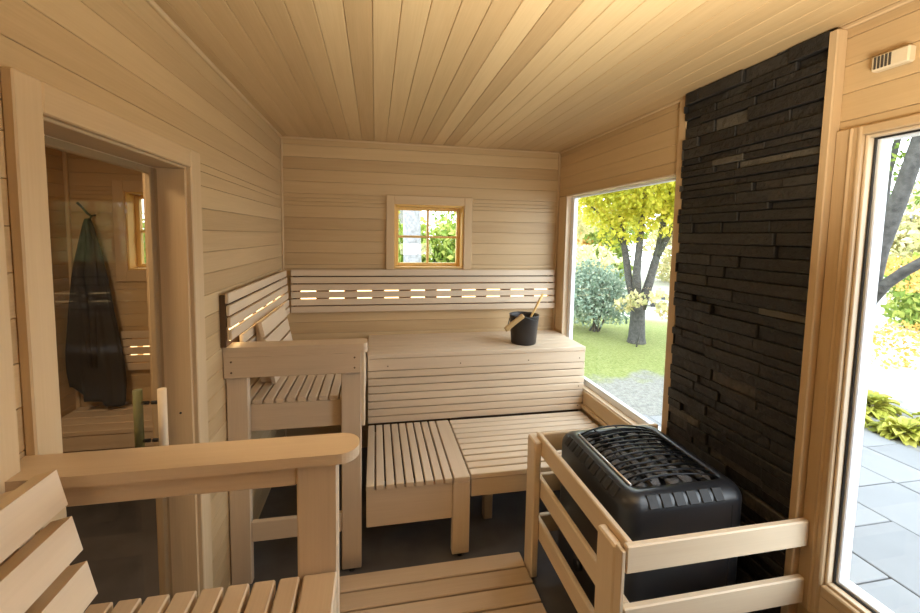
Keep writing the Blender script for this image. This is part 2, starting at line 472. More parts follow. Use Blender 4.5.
# vertical board fixed to the left wall beside the camera
mb = MB(); mb.box(XL, XL + .035, .62, .807, 1.173, 1.86, 'Z', .006, .8)
tag(mb.build('wall_board', 'trim'), 'wide pale vertical board fixed flat on the left wall above the near armrest', 'board')

# ------------------------------------------------------------------ benches
def tubey(pts, r, n=10): return MB().tube(pts, r, n)
def slats_y(mb, xs, y0, y1, z1, t=.028, gap=.0085, tones=(.25, .85)):
    for a, b in zip(xs, xs[1:]): mb.box(a + gap / 2, b - gap / 2, y0, y1, z1 - t, z1, 'Y', .003, R(*tones))
def slats_x(mb, ys, x0, x1, z1, t=.028, gap=.0085, tones=(.25, .85)):
    for a, b in zip(ys, ys[1:]): mb.box(x0, x1, a + gap / 2, b - gap / 2, z1 - t, z1, 'X', .003, R(*tones))
def screws(parent, pts, axis='Y', n=-1):
    for p in pts:
        m_ = MB(); q = Vector(p); d = Vector((0, .0015 * n, 0)) if axis == 'Y' else Vector((.0015 * n, 0, 0))
        m_.tube([q - d, q + d], .0042, 10); m_.build('screw', 'screw', parent)

ZU, ZL = .879, .427
# --- upper bench along the left wall, with its armrest
ub = thing('upper_bench', 'high slatted wooden bench along the left wall with open armrest, beyond the door', 'bench', (-.33, 2.4, 0))
xs = [-.646, -.603, -.555, -.505, -.456, -.408, -.360, -.312, -.264, -.216, -.168, -.120, -.052]
ZV = .866
s = MB(); slats_y(s, xs, 1.899, 2.940, ZV, t=.020); s.build('seat', 'bench', ub)
f = MB(); f.box(-.646, -.062, 1.903, 1.923, ZV - .15, ZV - .021, 'X', .003, .35); f.build('fascia', 'bench', ub)
f = MB(); f.box(-.072, -.054, 1.932, 2.940, ZV - .15, ZV - .021, 'Y', .003, .6); f.build('side_fascia', 'bench', ub)
p = MB(); p.box(-.646, -.556, 1.862, 1.897, 0.004, 1.045, 'Z', .004, .45); p.build('post', 'bench', ub)
p = MB(); p.box(-.154, -.062, 1.862, 1.897, 0.012, 1.045, 'Z', .004, .5); p.build('post', 'bench', ub)
p = MB(); p.box(-.647, -.062, 1.838, 1.860, .992, 1.088, 'X', .003, .4); rail = p.build('rail', 'bench', ub)
screws(rail, [(-.615, 1.837, 1.066), (-.615, 1.837, 1.018), (-.092, 1.837, 1.066), (-.092, 1.837, 1.018)])
def arm_poly(x0, x1, y0, y1, r, n=8):
    P = [(x0, y0)]
    for k in range(n + 1):
        a = -math.pi / 2 + math.pi / 2 * k / n; P.append((x1 - r + r * math.cos(a), y0 + r + r * math.sin(a)))
    for k in range(n + 1):
        a = math.pi / 2 * k / n; P.append((x1 - r + r * math.cos(a), y1 - r + r * math.sin(a)))
    P.append((x0, y1)); return P
p = MB(); p.prism(arm_poly(-.648, -.034, 1.838, 1.937, .02), 'Z', 1.088, 1.108, 'X', .45)
p.prism(arm_poly(-.648, -.036, 1.840, 1.935, .02), 'Z', 1.108, 1.129, 'X', .45); p.build('armrest', 'bench', ub)
p = MB(); p.box(-.556, -.154, 1.866, 1.888, .206, .302, 'X', .003, .5); p.build('lower_rail', 'bench', ub)
p = MB(); p.box(-.062, -.046, 1.866, 1.930, .724, 1.085, 'Z', .003, .9); p.build('side_board', 'guard', ub)
ft = MB(); ft.tube([(-.108, 1.879, .0), (-.108, 1.879, .012)], .016, 12); ft.build('foot', 'iron', ub)
# --- upper bench along the back wall
bb = thing('upper_bench', 'high wooden bench along the back wall, black bucket standing on it', 'bench', (.7, 2.75, 0))
ys = [2.484, 2.556, 2.628, 2.700, 2.772, 2.844, 2.916, 2.985]
s = MB(); slats_x(s, ys, -.046, 1.438, ZU, gap=.003, tones=(.45, .8)); s.build('seat', 'bench', bb)
r_ = MB(); zt = ZU - .030; r_.box(-.044, 1.437, 2.488, 2.512, zt - .076, zt, 'X', .003, .5)
r_.box(-.044, 1.437, 2.486, 2.50, ZU-.030, ZU - .0285, 'X', .0005, .2)
z = zt - .080
while z > ZL + .03:
    z0 = max(z - .0435, ZL + .004); r_.box(-.044, 1.437, 2.488, 2.510, z0, z, 'X', .003, R(.3, .8)); z -= .0495
r_.build('riser', 'bench', bb)
for xx in (.02, .5, 1.0, 1.385):
    st = MB(); st.box(xx, xx + .03, 2.513, 2.55, .0, ZU - .03, 'Z', .002, .1); st.build('leg', 'shadewood', bb)
bk = MB(); bk.box(-.042, 1.42, 2.552, 2.556, 0, ZU - .032, 'X', .0005, .1); bk.build('shade_backing', 'shadewood', bb)  # dark sheet so the riser gaps read as shade
screws(bb, [(.08, 2.487, .80), (.55, 2.487, .80), (1.02, 2.487, .80), (1.395, 2.487, .80), (1.395, 2.487, .60), (1.395, 2.487, .46)])
# --- lower step in front of it (slats pointing away)
lb = thing('step_stool', 'low slatted wooden step with slats pointing away, left of the low bench', 'bench', (.2, 2.15, 0))
xs = [-.045 + .0479 * i for i in range(10)] + [.476]
s = MB(); slats_y(s, xs, 1.856, 2.478, ZL, t=.026); s.build('seat', 'bench', lb)
f = MB(); f.box(-.040, .386, 1.868, 1.892, .209, .400, 'X', .003, .5); f.build('fascia', 'bench', lb)
for (px_, py_) in ((.386, 1.858), (.386, 2.40), (-.040, 2.40)):
    p = MB(); p.box(px_, px_ + .088, py_, py_ + .045, .018, .400, 'Z', .004, .6); lg = p.build('leg', 'bench', lb)
    q_ = MB(); q_.tube([(px_ + .044, py_ + .022, 0), (px_ + .044, py_ + .022, .018)], .015, 12); q_.build('foot', 'iron', lg)
# --- lower bench, slats running sideways
lb2 = thing('lower_bench', 'low slatted wooden bench with slats running sideways, under the large window', 'bench', (.95, 2.15, 0))
ys = [1.866 + .0612 * i for i in range(11)]
s = MB(); slats_x(s, ys, .480, 1.412, ZL, t=.026, gap=.012, tones=(.45, .9)); s.build('seat', 'bench', lb2)
f = MB(); f.box(.482, 1.410, 1.874, 1.896, .306, .400, 'X', .003, .5); f.build('fascia', 'bench', lb2)
for xx in (.62, 1.35):
    p = MB(); p.box(xx, xx + .05, 2.10, 2.15, 0, .400, 'Z', .003, .4); p.build('leg', 'bench', lb2)
for xx in (.50, 1.35):
    p = MB(); p.box(xx, xx + .05, 2.40, 2.45, 0, .400, 'Z', .003, .4); p.build('leg', 'bench', lb2)

# --- near bench beside the camera
nb = thing('near_bench', 'slatted wooden bench in the foreground at the bottom left, before the door', 'bench', (-.35, .1, 0))
ZN = .956
xs = [-.645, -.603, -.557, -.510, -.464, -.418, -.371, -.325, -.279, -.233, -.186, -.141, -.070]
s = MB(); slats_y(s, xs, -.70, .779, ZN, gap=.0075); s.build('seat', 'bench', nb)
f = MB(); f.box(-.645, -.09, .744, .764, ZN - .13, ZN - .029, 'X', .003, .4); f.build('fascia', 'bench', nb)
f = MB(); f.box(-.088, -.074, -.70, .764, ZN - .13, ZN - .029, 'Y', .003, .4); f.build('side_fascia', 'bench', nb)
p = MB(); p.box(-.150, -.072, .782, .815, .0, 1.182, 'Z', .004, .5); p.build('post', 'bench', nb)
p = MB(); p.box(-.648, -.150, .784, .804, 1.138, 1.181, 'X', .003, .35); p.build('rail', 'bench', nb)
p = MB(); p.prism(arm_poly(-.648, -.031, .770, .856, .040), 'Z', 1.182, 1.203, 'X', .5); p.build('armrest', 'bench', nb)
for yy in (-.62, .62):
    p = MB(); p.box(-.14, -.092, yy, yy + .05, 0, ZN - .03, 'Z', .003, .4); p.build('leg', 'bench', nb)

# ------------------------------------------------------------------ wedge backrests lying on the benches
def wedge(name, label, x_top, z_top, slope, y0, y1, z_base, nb_, pitch, bh, th=.022, tones=(.6, .95)):
    """boards along Y on a frame leaning towards the left wall; slope = dx per dz going down"""
    root = thing(name, label, 'backrest', (x_top, (y0 + y1) / 2, z_base))
    for i in range(nb_):
        zt = z_top - i * pitch; zb = max(zt - bh, z_base + .004)
        xt = x_top + (z_top - zt) * slope; xb = x_top + (z_top - zb) * slope
        m_ = MB(); n = Vector((1, 0, slope)).normalized() * th
        poly = [(xt, zt), (xb, zb), (xb - n.x, zb - n.z), (xt - n.x, zt - n.z)]
        c3 = .004
        m_.prism(poly[::-1], 'Y', y0, y1, 'Y', R(*tones)); m_.build('board', 'bench', root)
    n = Vector((1, 0, slope)).normalized() * (th + .001)
    for yy in (y0 + .03, y1 - .06):
        xb = x_top + (z_top - z_base - .002) * slope
        m_ = MB(); m_.prism([(x_top - n.x, z_top - .01), (xb - n.x, z_base + .002), (xb - n.x - .06, z_base + .002), (x_top - n.x - .02, z_top - .015)][::-1], 'Y', yy, yy + .03, 'Z', .2)
        m_.build('side_frame', 'bench', root)
    return root
wedge('wooden_backrest', 'small slatted wooden wedge backrest standing on the high left bench', -.555, 1.184, .20, 2.09, 2.60, ZV, 4, .084, .072, th=.018)
wedge('wooden_backrest', 'slatted wooden wedge backrest in the bottom left corner, on the foreground bench', -.520, 1.232, .22, .18, .743, ZN, 3, .083, .062, th=.031)

# ------------------------------------------------------------------ wall backrests with warm lights behind the slats
def wall_rest(label, axis, a0, a1, face0, face1, lights):
    """axis = direction of the slats; face0/face1 = front face at top / bottom"""
    root = thing('slatted_backrest', label, 'backrest', ((a0 + a1) / 2 if axis == 'X' else face0, (a0 + a1) / 2 if axis == 'Y' else face0, 1.06))
    ztop = 1.371; pt = .0525; hh = .0445; th = .016
    for i in range(6):
        zt = ztop - i * pt; fc = face0 + (face1 - face0) * i / 5
        m_ = MB()
        if axis == 'X': m_.box(a0, a1, fc, fc + th, zt - hh, zt, 'X', .003, R(.4, .8))
        else: m_.box(fc - th, fc, a0 if i < 4 else 1.942, a1, zt - hh, zt, 'Y', .003, R(.5, .9))
        m_.build('slat', 'bench', root)
    for c0 in (([a0 + .012] + [-.525 + .198 * q + .14 for q in (1, 4, 7)] + [a1 - .03]) if axis == 'X' else (a0 + .006, 1.885 + .208 + .150, 1.885 + .208 * 3 + .150)):
        m_ = MB()
        if axis == 'X': m_.box(c0, c0 + .025, face0 + th, YB - .001, 1.09, 1.365, 'Z', .002, .2)
        else: m_.box(XL, face0 - th, c0, c0 + .016, 1.135, 1.362, 'Z', .002, .2)
        m_.build('bracket', 'shadewood', root)  # dark colour stands for the shadow behind the slats
    for c0, l in lights:
        m_ = MB()
        if axis == 'X': m_.box(c0, c0 + l, face0 + th + .003, face0 + th + .012, 1.150, 1.234, 'X', .001)
        else: m_.box(face0 - th - .010, face0 - th - .003, c0, c0 + l, 1.150, 1.234, 'Y', .001)
        m_.build('light_strip', 'lamp', root)
    bk = MB()
    if axis == 'X': bk.box(a0 + .04, a1 - .05, face0 + th + .013, face0 + th + .016, 1.075, 1.362, 'X', .0005, .1)
    else: bk.box(face0 - th - .014, face0 - th - .0115, a0 + .04, a1 - .05, 1.075, 1.362, 'Y', .0005, .1)
    bk.build('gap_shade_backing', 'shadewood', root)  # dark sheet painting the shade seen in the slat gaps
    return root
wall_rest('slatted backrest on the back wall under the small window, warm lights glowing between slats', 'X', -.588, XR - .026, 2.962, 2.946,
          [(-.525 + .198 * i, .105) for i in range(10)])
wall_rest('slatted backrest on the left wall above the high bench, warm lights glowing between slats', 'Y', 1.815, 2.938, XL + .040, XL + .058,
          [(1.885 + .208 * i, .115) for i in range(5)])

# ------------------------------------------------------------------ dressing room behind the glass door
db = thing('dressing_bench', 'low wooden bench behind the glass door, under the hanging robe', 'bench', (-1.35, 2.78, 0))
s = MB(); slats_x(s, [2.60, 2.70, 2.80, 2.90, 2.985], XO + .02, XL - TW - .03, .452, gap=.007); s.build('seat', 'bench', db)
f = MB(); f.box(XO + .02, XL - TW - .03, 2.61, 2.63, .33, .423, 'X', .003, .4); f.build('fascia', 'bench', db)
for xx in (-1.85, -.90):
    p = MB(); p.box(xx, xx + .05, 2.65, 2.95, 0, .423, 'Z', .003, .4); p.build('leg', 'bench', db)
dbr = thing('slatted_backrest', 'slatted backrest with warm glowing gaps behind the glass door', 'backrest', (-1.3, 2.97, .7))
for i in range(5):
    m_ = MB(); zt = .959 - i * .0545; m_.box(-1.66, -.83, 2.955, 2.972, zt - .047, zt, 'X', .003, .6); m_.build('slat', 'bench', dbr)
for xx in (-1.64, -.88):
    m_ = MB(); m_.box(xx, xx + .025, 2.972, YB, .70, .95, 'Z', .002, .2); m_.build('bracket', 'shadewood', dbr)
for c0 in (-1.62, -1.54, -1.33, -1.12):
    m_ = MB(); m_.box(c0, c0 + (.04 if c0 < -1.6 else .15), 2.975, 2.985, .780, .863, 'X', .001); m_.build('light_strip', 'lamp', dbr)
# hook and robe
hk = MB(); hk.tube([(-1.80, YB, 1.725), (-1.80, 2.965, 1.718), (-1.81, 2.945, 1.735), (-1.83, 2.93, 1.775), (-1.85, 2.925, 1.80)], [.007, .007, .006, .006, .008], 8)
hk.tube([(-1.80, 2.965, 1.718), (-1.795, 2.94, 1.69), (-1.79, 2.925, 1.685), (-1.785, 2.915, 1.70)], .006, 8)
tag(hk.build('wall_hook', 'iron'), 'black iron hook high on the wall behind the glass door', 'hook')
def robe():
    mb = MB(); nz, na = 44, 72
    cx, cy = -1.790, 2.915
    for i in range(nz + 1):
        t = i / nz
        for k in range(na):
            a = 2 * math.pi * k / na; ca, sa = math.cos(a), math.sin(a)
            # left (ca<0) hangs shorter than right
            bot = .515 + (.13 if ca < -.25 else 0) * min(1, (-ca - .25) * 4 if ca < -.25 else 0) + .02 * math.sin(3 * a)
            if ca > .35: bot -= .02
            z = 1.70 + (bot - 1.70) * t
            w = .014 + .130 * min(1, t * 1.25) ** .72
            if t > .9: w *= 1 - .10 * (t - .9) * 10
            dp = .016 + .045 * min(1, t * 3)
            fold = 1 + (.16 * math.sin(5 * a + .8 + 1.2 * t) + .10 * math.sin(9 * a - 2 * t) + .05 * math.sin(17 * a)) * min(1, t * 4)
            xx = cx + ca * w * (1 + (fold - 1) * .35) + .012 * t * (1 if ca > 0 else -.6)
            yy = cy + sa * dp * fold
            if ca > .1 and t > .5: xx += .02 * (t - .5) * 2 * ca
            mb.v.append((xx, min(yy, YB - .012), z))
    for i in range(nz):
        for k in range(na):
            k2 = (k + 1) % na
            mb.face([i * na + k, (i + 1) * na + k, (i + 1) * na + k2, i * na + k2], .5, None, True)
    mb.face(list(range(na)), .5); mb.face([nz * na + k for k in range(na)][::-1], .5)
    # collar loop and overlapping front fold
    o = mb.build('robe', 'robe'); return o
rb = robe(); tag(rb, 'charcoal robe hanging from the black hook behind the glass door', 'robe')
cf = MB()
for s_ in (-1, 1):
    cf.tube([(-1.785, 2.893, 1.69), (-1.775 + s_ * .02, 2.868, 1.55), (-1.77 + s_ * .035, 2.846, 1.35), (-1.765 + s_ * .02, 2.842, 1.1), (-1.76 + s_ * .012, 2.846, .75)], [.008, .016, .02, .02, .012], 8)
cf.build('lapel', 'robe', rb)

# ------------------------------------------------------------------ duckboard
dk = thing('duckboard', 'flat slatted wooden duckboard lying on the dark floor between bench and heater', 'duckboard', (.2, 1.1, 0))
s = MB(); y = 1.800
while y > .95:
    s.box(-.21, .722, y - .086, y, .018, .041, 'X', .004, R(.2, .85)); y -= .0945
s.build('slats', 'duck', dk)
for xx in (-.19, .25, .64):
    m_ = MB(); m_.box(xx, xx + .04, .90, 1.79, 0, .0175, 'Y', .002, .3); m_.build('runner', 'duck', dk)

# ------------------------------------------------------------------ heater guard
gd = thing('heater_guard', 'pale wooden rail guard around the black sauna heater', 'guard rail', (1.1, 1.4, 0))
for i, (zt, zb) in enumerate(((.705, .615), (.503, .413), (.297, .205))):
    m_ = MB(); m_.box(.748, 1.424, 1.008, 1.030, zb, zt, 'X', .004, .7); m_.build('front_rail', 'guard', gd)
    m_ = MB(); m_.box(.764, .786, 1.031, 1.735, zb - .006, zt - .006, 'Y', .004, .55); m_.build('side_rail', 'guard', gd)
    m_ = MB(); m_.box(.788, 1.412, 1.713, 1.735, zb - .01, zt - .01, 'X', .004, .35); m_.build('back_rail', 'guard', gd)
p = MB(); p.box(.730, .763, 1.045, 1.143, .0, .680, 'Z', .006, .65); p.build('post', 'guard', gd)
p = MB(); p.box(.728, .763, 1.665, 1.755, .012, .683, 'Z', .006, .6); p.build('post', 'guard', gd)
p = MB(); p.box(.733, .746, 1.010, 1.044, .0, .69, 'Z', .002, .4); p.build('corner_strip', 'guard', gd)
ft = MB(); ft.tube([(.755, 1.71, 0), (.755, 1.71, .012)], .014, 12); ft.build('foot', 'iron', gd)

# ------------------------------------------------------------------ sauna heater
ht = thing('sauna_heater', 'black rounded sauna heater behind the wooden guard, filled with dark stones', 'heater', (1.09, 1.38, 0))
HX0, HX1, HY0, HY1, HZ0, HZ1 = .835, 1.325, 1.135, 1.655, .10, .752
def rrect(x0, x1, y0, y1, r, n=8):
    P = []
    for (cx, cy, a0) in ((x1 - r, y1 - r, 0), (x0 + r, y1 - r, 90), (x0 + r, y0 + r, 180), (x1 - r, y0 + r, 270)):
        for k in range(n + 1):
            a = math.radians(a0 + 90 * k / n); P.append((cx + r * math.cos(a), cy + r * math.sin(a)))
    return P
def loft(mb, rings, smooth=True, cap0=True, cap1=True, tone=.5):
    base = len(mb.v); n = len(rings[0])
    for rg in rings: mb.v += [tuple(p) for p in rg]
    for i in range(len(rings) - 1):
        for k in range(n):
            k2 = (k + 1) % n
            mb.face([base + i * n + k, base + i * n + k2, base + (i + 1) * n + k2, base + (i + 1) * n + k], tone, None, smooth)
    if cap0: mb.face([base + k for k in range(n)][::-1], tone)
    if cap1: mb.face([base + (len(rings) - 1) * n + k for k in range(n)], tone)
rings = []
def ring(ins, z, r): return [(x, y, z) for x, y in rrect(HX0 + ins, HX1 - ins, HY0 + ins, HY1 - ins, max(r, .004))]
R0 = .055
rings.append(ring(.012, HZ0, R0 - .01)); rings.append(ring(.0, HZ0 + .012, R0)); rings.append(ring(0, HZ1 - .055, R0))
for k in range(1, 9):
    a = math.pi / 2 * k / 8; rings.append(ring(.05 * (1 - math.cos(a)), HZ1 - .055 + .055 * math.sin(a), R0 + .0 - .02 * (1 - math.cos(a))))
rings.append(ring(.062, HZ1 - .002, .03)); rings.append(ring(.066, HZ1 - .012, .028)); rings.append(ring(.066, HZ1 - .12, .028))
m_ = MB(); loft(m_, rings, cap1=True); m_.build('casing', 'black', ht)
# embossed slots on the rounded shoulder
for i in range(7):
    sl = MB()
    xx = HX0 + .085 + i * .052
    if xx + .036 > HX1 - .07: break
    a = math.radians(38)
    c0 = Vector((xx + .018, HY0 + .05 - .050 * math.cos(a), HZ1 - .055 + .055 * math.sin(a)))
    mt = Matrix.Translation(c0) @ Matrix.Rotation(math.radians(52), 4, 'X')
    sl.box(-.019, .019, -.022, .022, -.003, .0035, 'X', .002, .5, mt); sl.build('vent_slot', 'blackrough', ht)
for i in range(9):
    sl = MB(); yy = HY0 + .075 + i * .043
    a = math.radians(38)
    c0 = Vector((HX0 + .05 - .050 * math.cos(a), yy + .015, HZ1 - .055 + .055 * math.sin(a)))
    mt = Matrix.Translation(c0) @ Matrix.Rotation(math.radians(-52), 4, 'Y')
    sl.box(-.022, .022, -.014, .014, -.003, .0035, 'Y', .002, .5, mt); sl.build('vent_slot', 'blackrough', ht)
gv = MB(); gv.box(HX1 - .075, HX1 - .070, HY0 - .001, HY0 + .004, HZ0 + .05, HZ1 - .06, 'Z', .0008); gv.build('seam', 'gasket', ht)
ed = MB(); ed.tube([(HX0 + .064, HY0 + .075, HZ1 + .001), (HX0 + .064, HY1 - .075, HZ1 + .001)], .005, 8); ed.build('edge_highlight', 'steel', ht)  # bright bar shaped as the highlight along the opening edge
for (xx, yy) in ((HX0 + .06, HY0 + .06), (HX1 - .06, HY0 + .06), (HX0 + .06, HY1 - .06), (HX1 - .06, HY1 - .06)):
    q_ = MB(); q_.tube([(xx, yy, 0), (xx, yy, HZ0 + .002)], .02, 12); q_.build('leg', 'black', ht)
kn = MB(); kn.tube([(HX0 + .001, 1.42, .28), (HX0 - .018, 1.42, .28)], .022, 20); kn.build('knob', 'black', ht)
# wire grille: bars across, two rails along
X0, X1, Y0, Y1 = HX0 + .07, HX1 - .07, HY0 + .07, HY1 - .07
gr = MB(); nb_ = 13
for i in range(nb_):
    yy = Y0 + .005 + (Y1 - Y0 - .01) * i / (nb_ - 1); pts = []
    for k in range(11):
        t = k / 10; pts.append((X0 - .004 + (X1 - X0 + .008) * t, yy + .004 * math.sin(6 * t + i), HZ1 - .004 + .030 * math.sin(math.pi * t) ** .6))
    gr.tube(pts, .0036, 6)
for xx in (X0 + .07, (X0 + X1) / 2, X1 - .07):
    t = (xx - X0) / (X1 - X0)
    gr.tube([(xx, Y0, HZ1 - .008 + .030 * math.sin(math.pi * t) ** .6), (xx, Y1, HZ1 - .008 + .030 * math.sin(math.pi * t) ** .6)], .0036, 6)
gr.build('wire_grille', 'wire', ht)
# stones
def rock_mesh(seed):
    random.seed(seed)
    import bmesh
    bm = bmesh.new(); bmesh.ops.create_icosphere(bm, subdivisions=2, radius=1)
    off = Vector((R(0, 99), R(0, 99), R(0, 99)))
    for v in bm.verts:
        n = noise.noise(v.co * .9 + off) * .45 + noise.noise(v.co * 2.2 + off) * .18
        v.co *= 1 + n
    me = bpy.data.meshes.new('heater_stone'); bm.to_mesh(me); bm.free(); me.materials.append(M['rock']); return me
rms = [rock_mesh(i) for i in range(6)]; random.seed(11)
cnt = 0
proto = bpy.data.objects.new('heater_stone', rms[0])
for layer, (zz, nx, ny) in enumerate(((HZ1 - .075, 5, 6), (HZ1 - .018, 5, 6))):
    for i in range(nx):
        for j in range(ny):
            o = proto if cnt == 0 else proto.copy()
            o.data = rms[cnt % 6]
            o.location = (X0 + .036 + (X1 - X0 - .072) * i / (nx - 1) + R(-.006, .006), Y0 + .034 + (Y1 - Y0 - .068) * j / (ny - 1) + R(-.006, .006), zz + R(-.006, .003))
            o.scale = (R(.025, .030), R(.022, .027), R(.015, .019)); o.rotation_euler = (R(-.3, .3), R(-.3, .3), R(0, 6))
            col.objects.link(o); tag(o, 'dark rough stone lying under the wire grille of the heater', 'stone', 'sauna stones heaped in the heater'); cnt += 1

# ------------------------------------------------------------------ slate cladding behind the heater
st = MB(); random.seed(5); z = 0.0; SX = XR
while z < ZC - .002:
    h = random.choice((.028, .034, .04, .046, .052)); h = min(h, ZC - .001 - z)
    y = 1.0615; first = True
    while y < 1.660:
        l = R(.09, .34)
        if 1.660 - y - l < .06: l = 1.660 - y + R(-.004, .005)
        d = R(.016, .038); tn = random.choices((R(.12, .45), R(.45, .7), R(.85, 1.1)), (8, 3, 1))[0]
        st.box(SX - d, SX, y + .0008, min(y + l, 1.666) - .0008, z + .0006, z + h - .0006, 'Y', .003, tn)
        y += l
    z += h
st.box(SX - .006, SX, 1.063, 1.660, 0, ZC - .001, 'Y', .0005, 0)
sco = st.build('stone_cladding', 'stone')
tag(sco, 'dark stacked slate strip on the right wall between the two large windows', 'stone cladding')

# ------------------------------------------------------------------ bucket and ladle
bc = Vector((1.040, 2.640, ZU))
bk = thing('bucket', 'black sauna bucket with wooden grip on the high back bench', 'bucket', bc)
m_ = MB(); hgt = .205
m_.lathe([(.083, 0), (.087, .004), (.104, hgt - .004), (.106, hgt), (.103, hgt), (.098, hgt - .02), (.083, .008), (.01, .008)], bc, 48)
m_.build('body', 'bucket', bk)
for s_ in (-1, 1):
    a = math.radians(40 if s_ > 0 else 220); m_ = MB()
    c0 = bc + Vector((math.cos(a) * .100, math.sin(a) * .100, hgt - .025))
    m_.tube([c0, c0 + Vector((math.cos(a) * .014, math.sin(a) * .014, 0))], .012, 14); m_.build('pivot', 'iron', bk)
# bail tipped over to the front left, its grip resting against the body
A_, B_ = Vector((.982, 2.525, 1.094)), Vector((.868, 2.520, 1.010))
m_ = MB(); m_.tube([bc + Vector((.095, .045, hgt - .02)), bc + Vector((.05, -.11, hgt - .03)), A_, A_.lerp(B_, .5), B_, bc + Vector((-.15, -.06, .10)), bc + Vector((-.100, .02, hgt - .03))], .003, 8); hd = m_.build('handle', 'iron', bk)
dv = (B_ - A_).normalized(); nn = Vector((0, -1, 0)); m3 = Matrix((dv, nn.cross(dv).normalized(), nn)).transposed().to_4x4()
m_ = MB(); m_.box(-.080, .080, -.017, .017, -.010, .010, 'X', .006, .5, Matrix.Translation(A_.lerp(B_, .5)) @ m3); m_.build('grip', 'grip', hd)
ld = thing('ladle', 'wooden ladle standing in the black bucket', 'ladle', bc + Vector((.0, 0, .03)))
p0 = bc + Vector((-.02, .0, .045)); p1 = bc + Vector((.150, .03, .345))
m_ = MB(); m_.tube([p0, p0.lerp(p1, .3), p0.lerp(p1, .7), p1], [.007, .0065, .0085, .0095], 12); m_.build('shaft', 'pine', ld)
m_ = MB(); m_.lathe([(.012, 0), (.03, .012), (.037, .034), (.034, .034), (.026, .014), (.004, .006)], bc + Vector((-.025, 0, .012)), 24); m_.build('bowl', 'pine', ld)

# ------------------------------------------------------------------ wall vent
vt = thing('wall_vent', 'small ivory louvred plastic box high on the right wall', 'vent', (XR, .92, 2.13))
m_ = MB(); m_.box(XR - .026, XR, .866, .952, 2.124, 2.168, 'Y', .004, .6); m_.build('housing', 'vent', vt)
for i in range(5):
    m_ = MB(); y = .905 + i * .0085; m_.box(XR - .028, XR - .0255, y, y + .005, 2.129, 2.163, 'Z', .0005); m_.build('slot', 'ventdark', vt)

# ================================================================== outside
ZG = -.12
def gz(x, y):
    r = math.hypot(x, y); z = ZG
    if r > 8.5: z -= .165 * (min(r, 46) - 8.5)
    if y > 3.5 and x < 3: z = ZG - .03 * max(0, y - 5)
    return z
def ground():
    xs = [-30, -20, -12, -8, -5] + [-3 + .35 * i for i in range(40)] + [11.5, 13, 15, 18, 22, 27, 33, 40, 50, 65, 90, 130]
    ys = [-60, -30, -15, -8, -4, -2, -1] + [.35 * i for i in range(34)] + [12.5, 14, 16, 19, 23, 28, 34, 42, 52, 66, 90, 130]
    mb = MB()
    for y in ys:
        for x in xs:
            hole = (XO - .1 < x < XR + .1 and YF - .1 < y < YB + .1)
            z = gz(x, y) + (.02 * noise.noise(Vector((x * .8, y * .8, 0))) if not hole else -.0)
            if math.hypot(x - 0, y) < 4.9 and x < 4.8 and y < 3.7: z = ZG - .06
            mb.v.append((x, y, z))
    n = len(xs)
    for j in range(len(ys) - 1):
        for i in range(n - 1): mb.face([j * n + i, j * n + i + 1, (j + 1) * n + i + 1, (j + 1) * n + i], .5, None, True)
    return mb
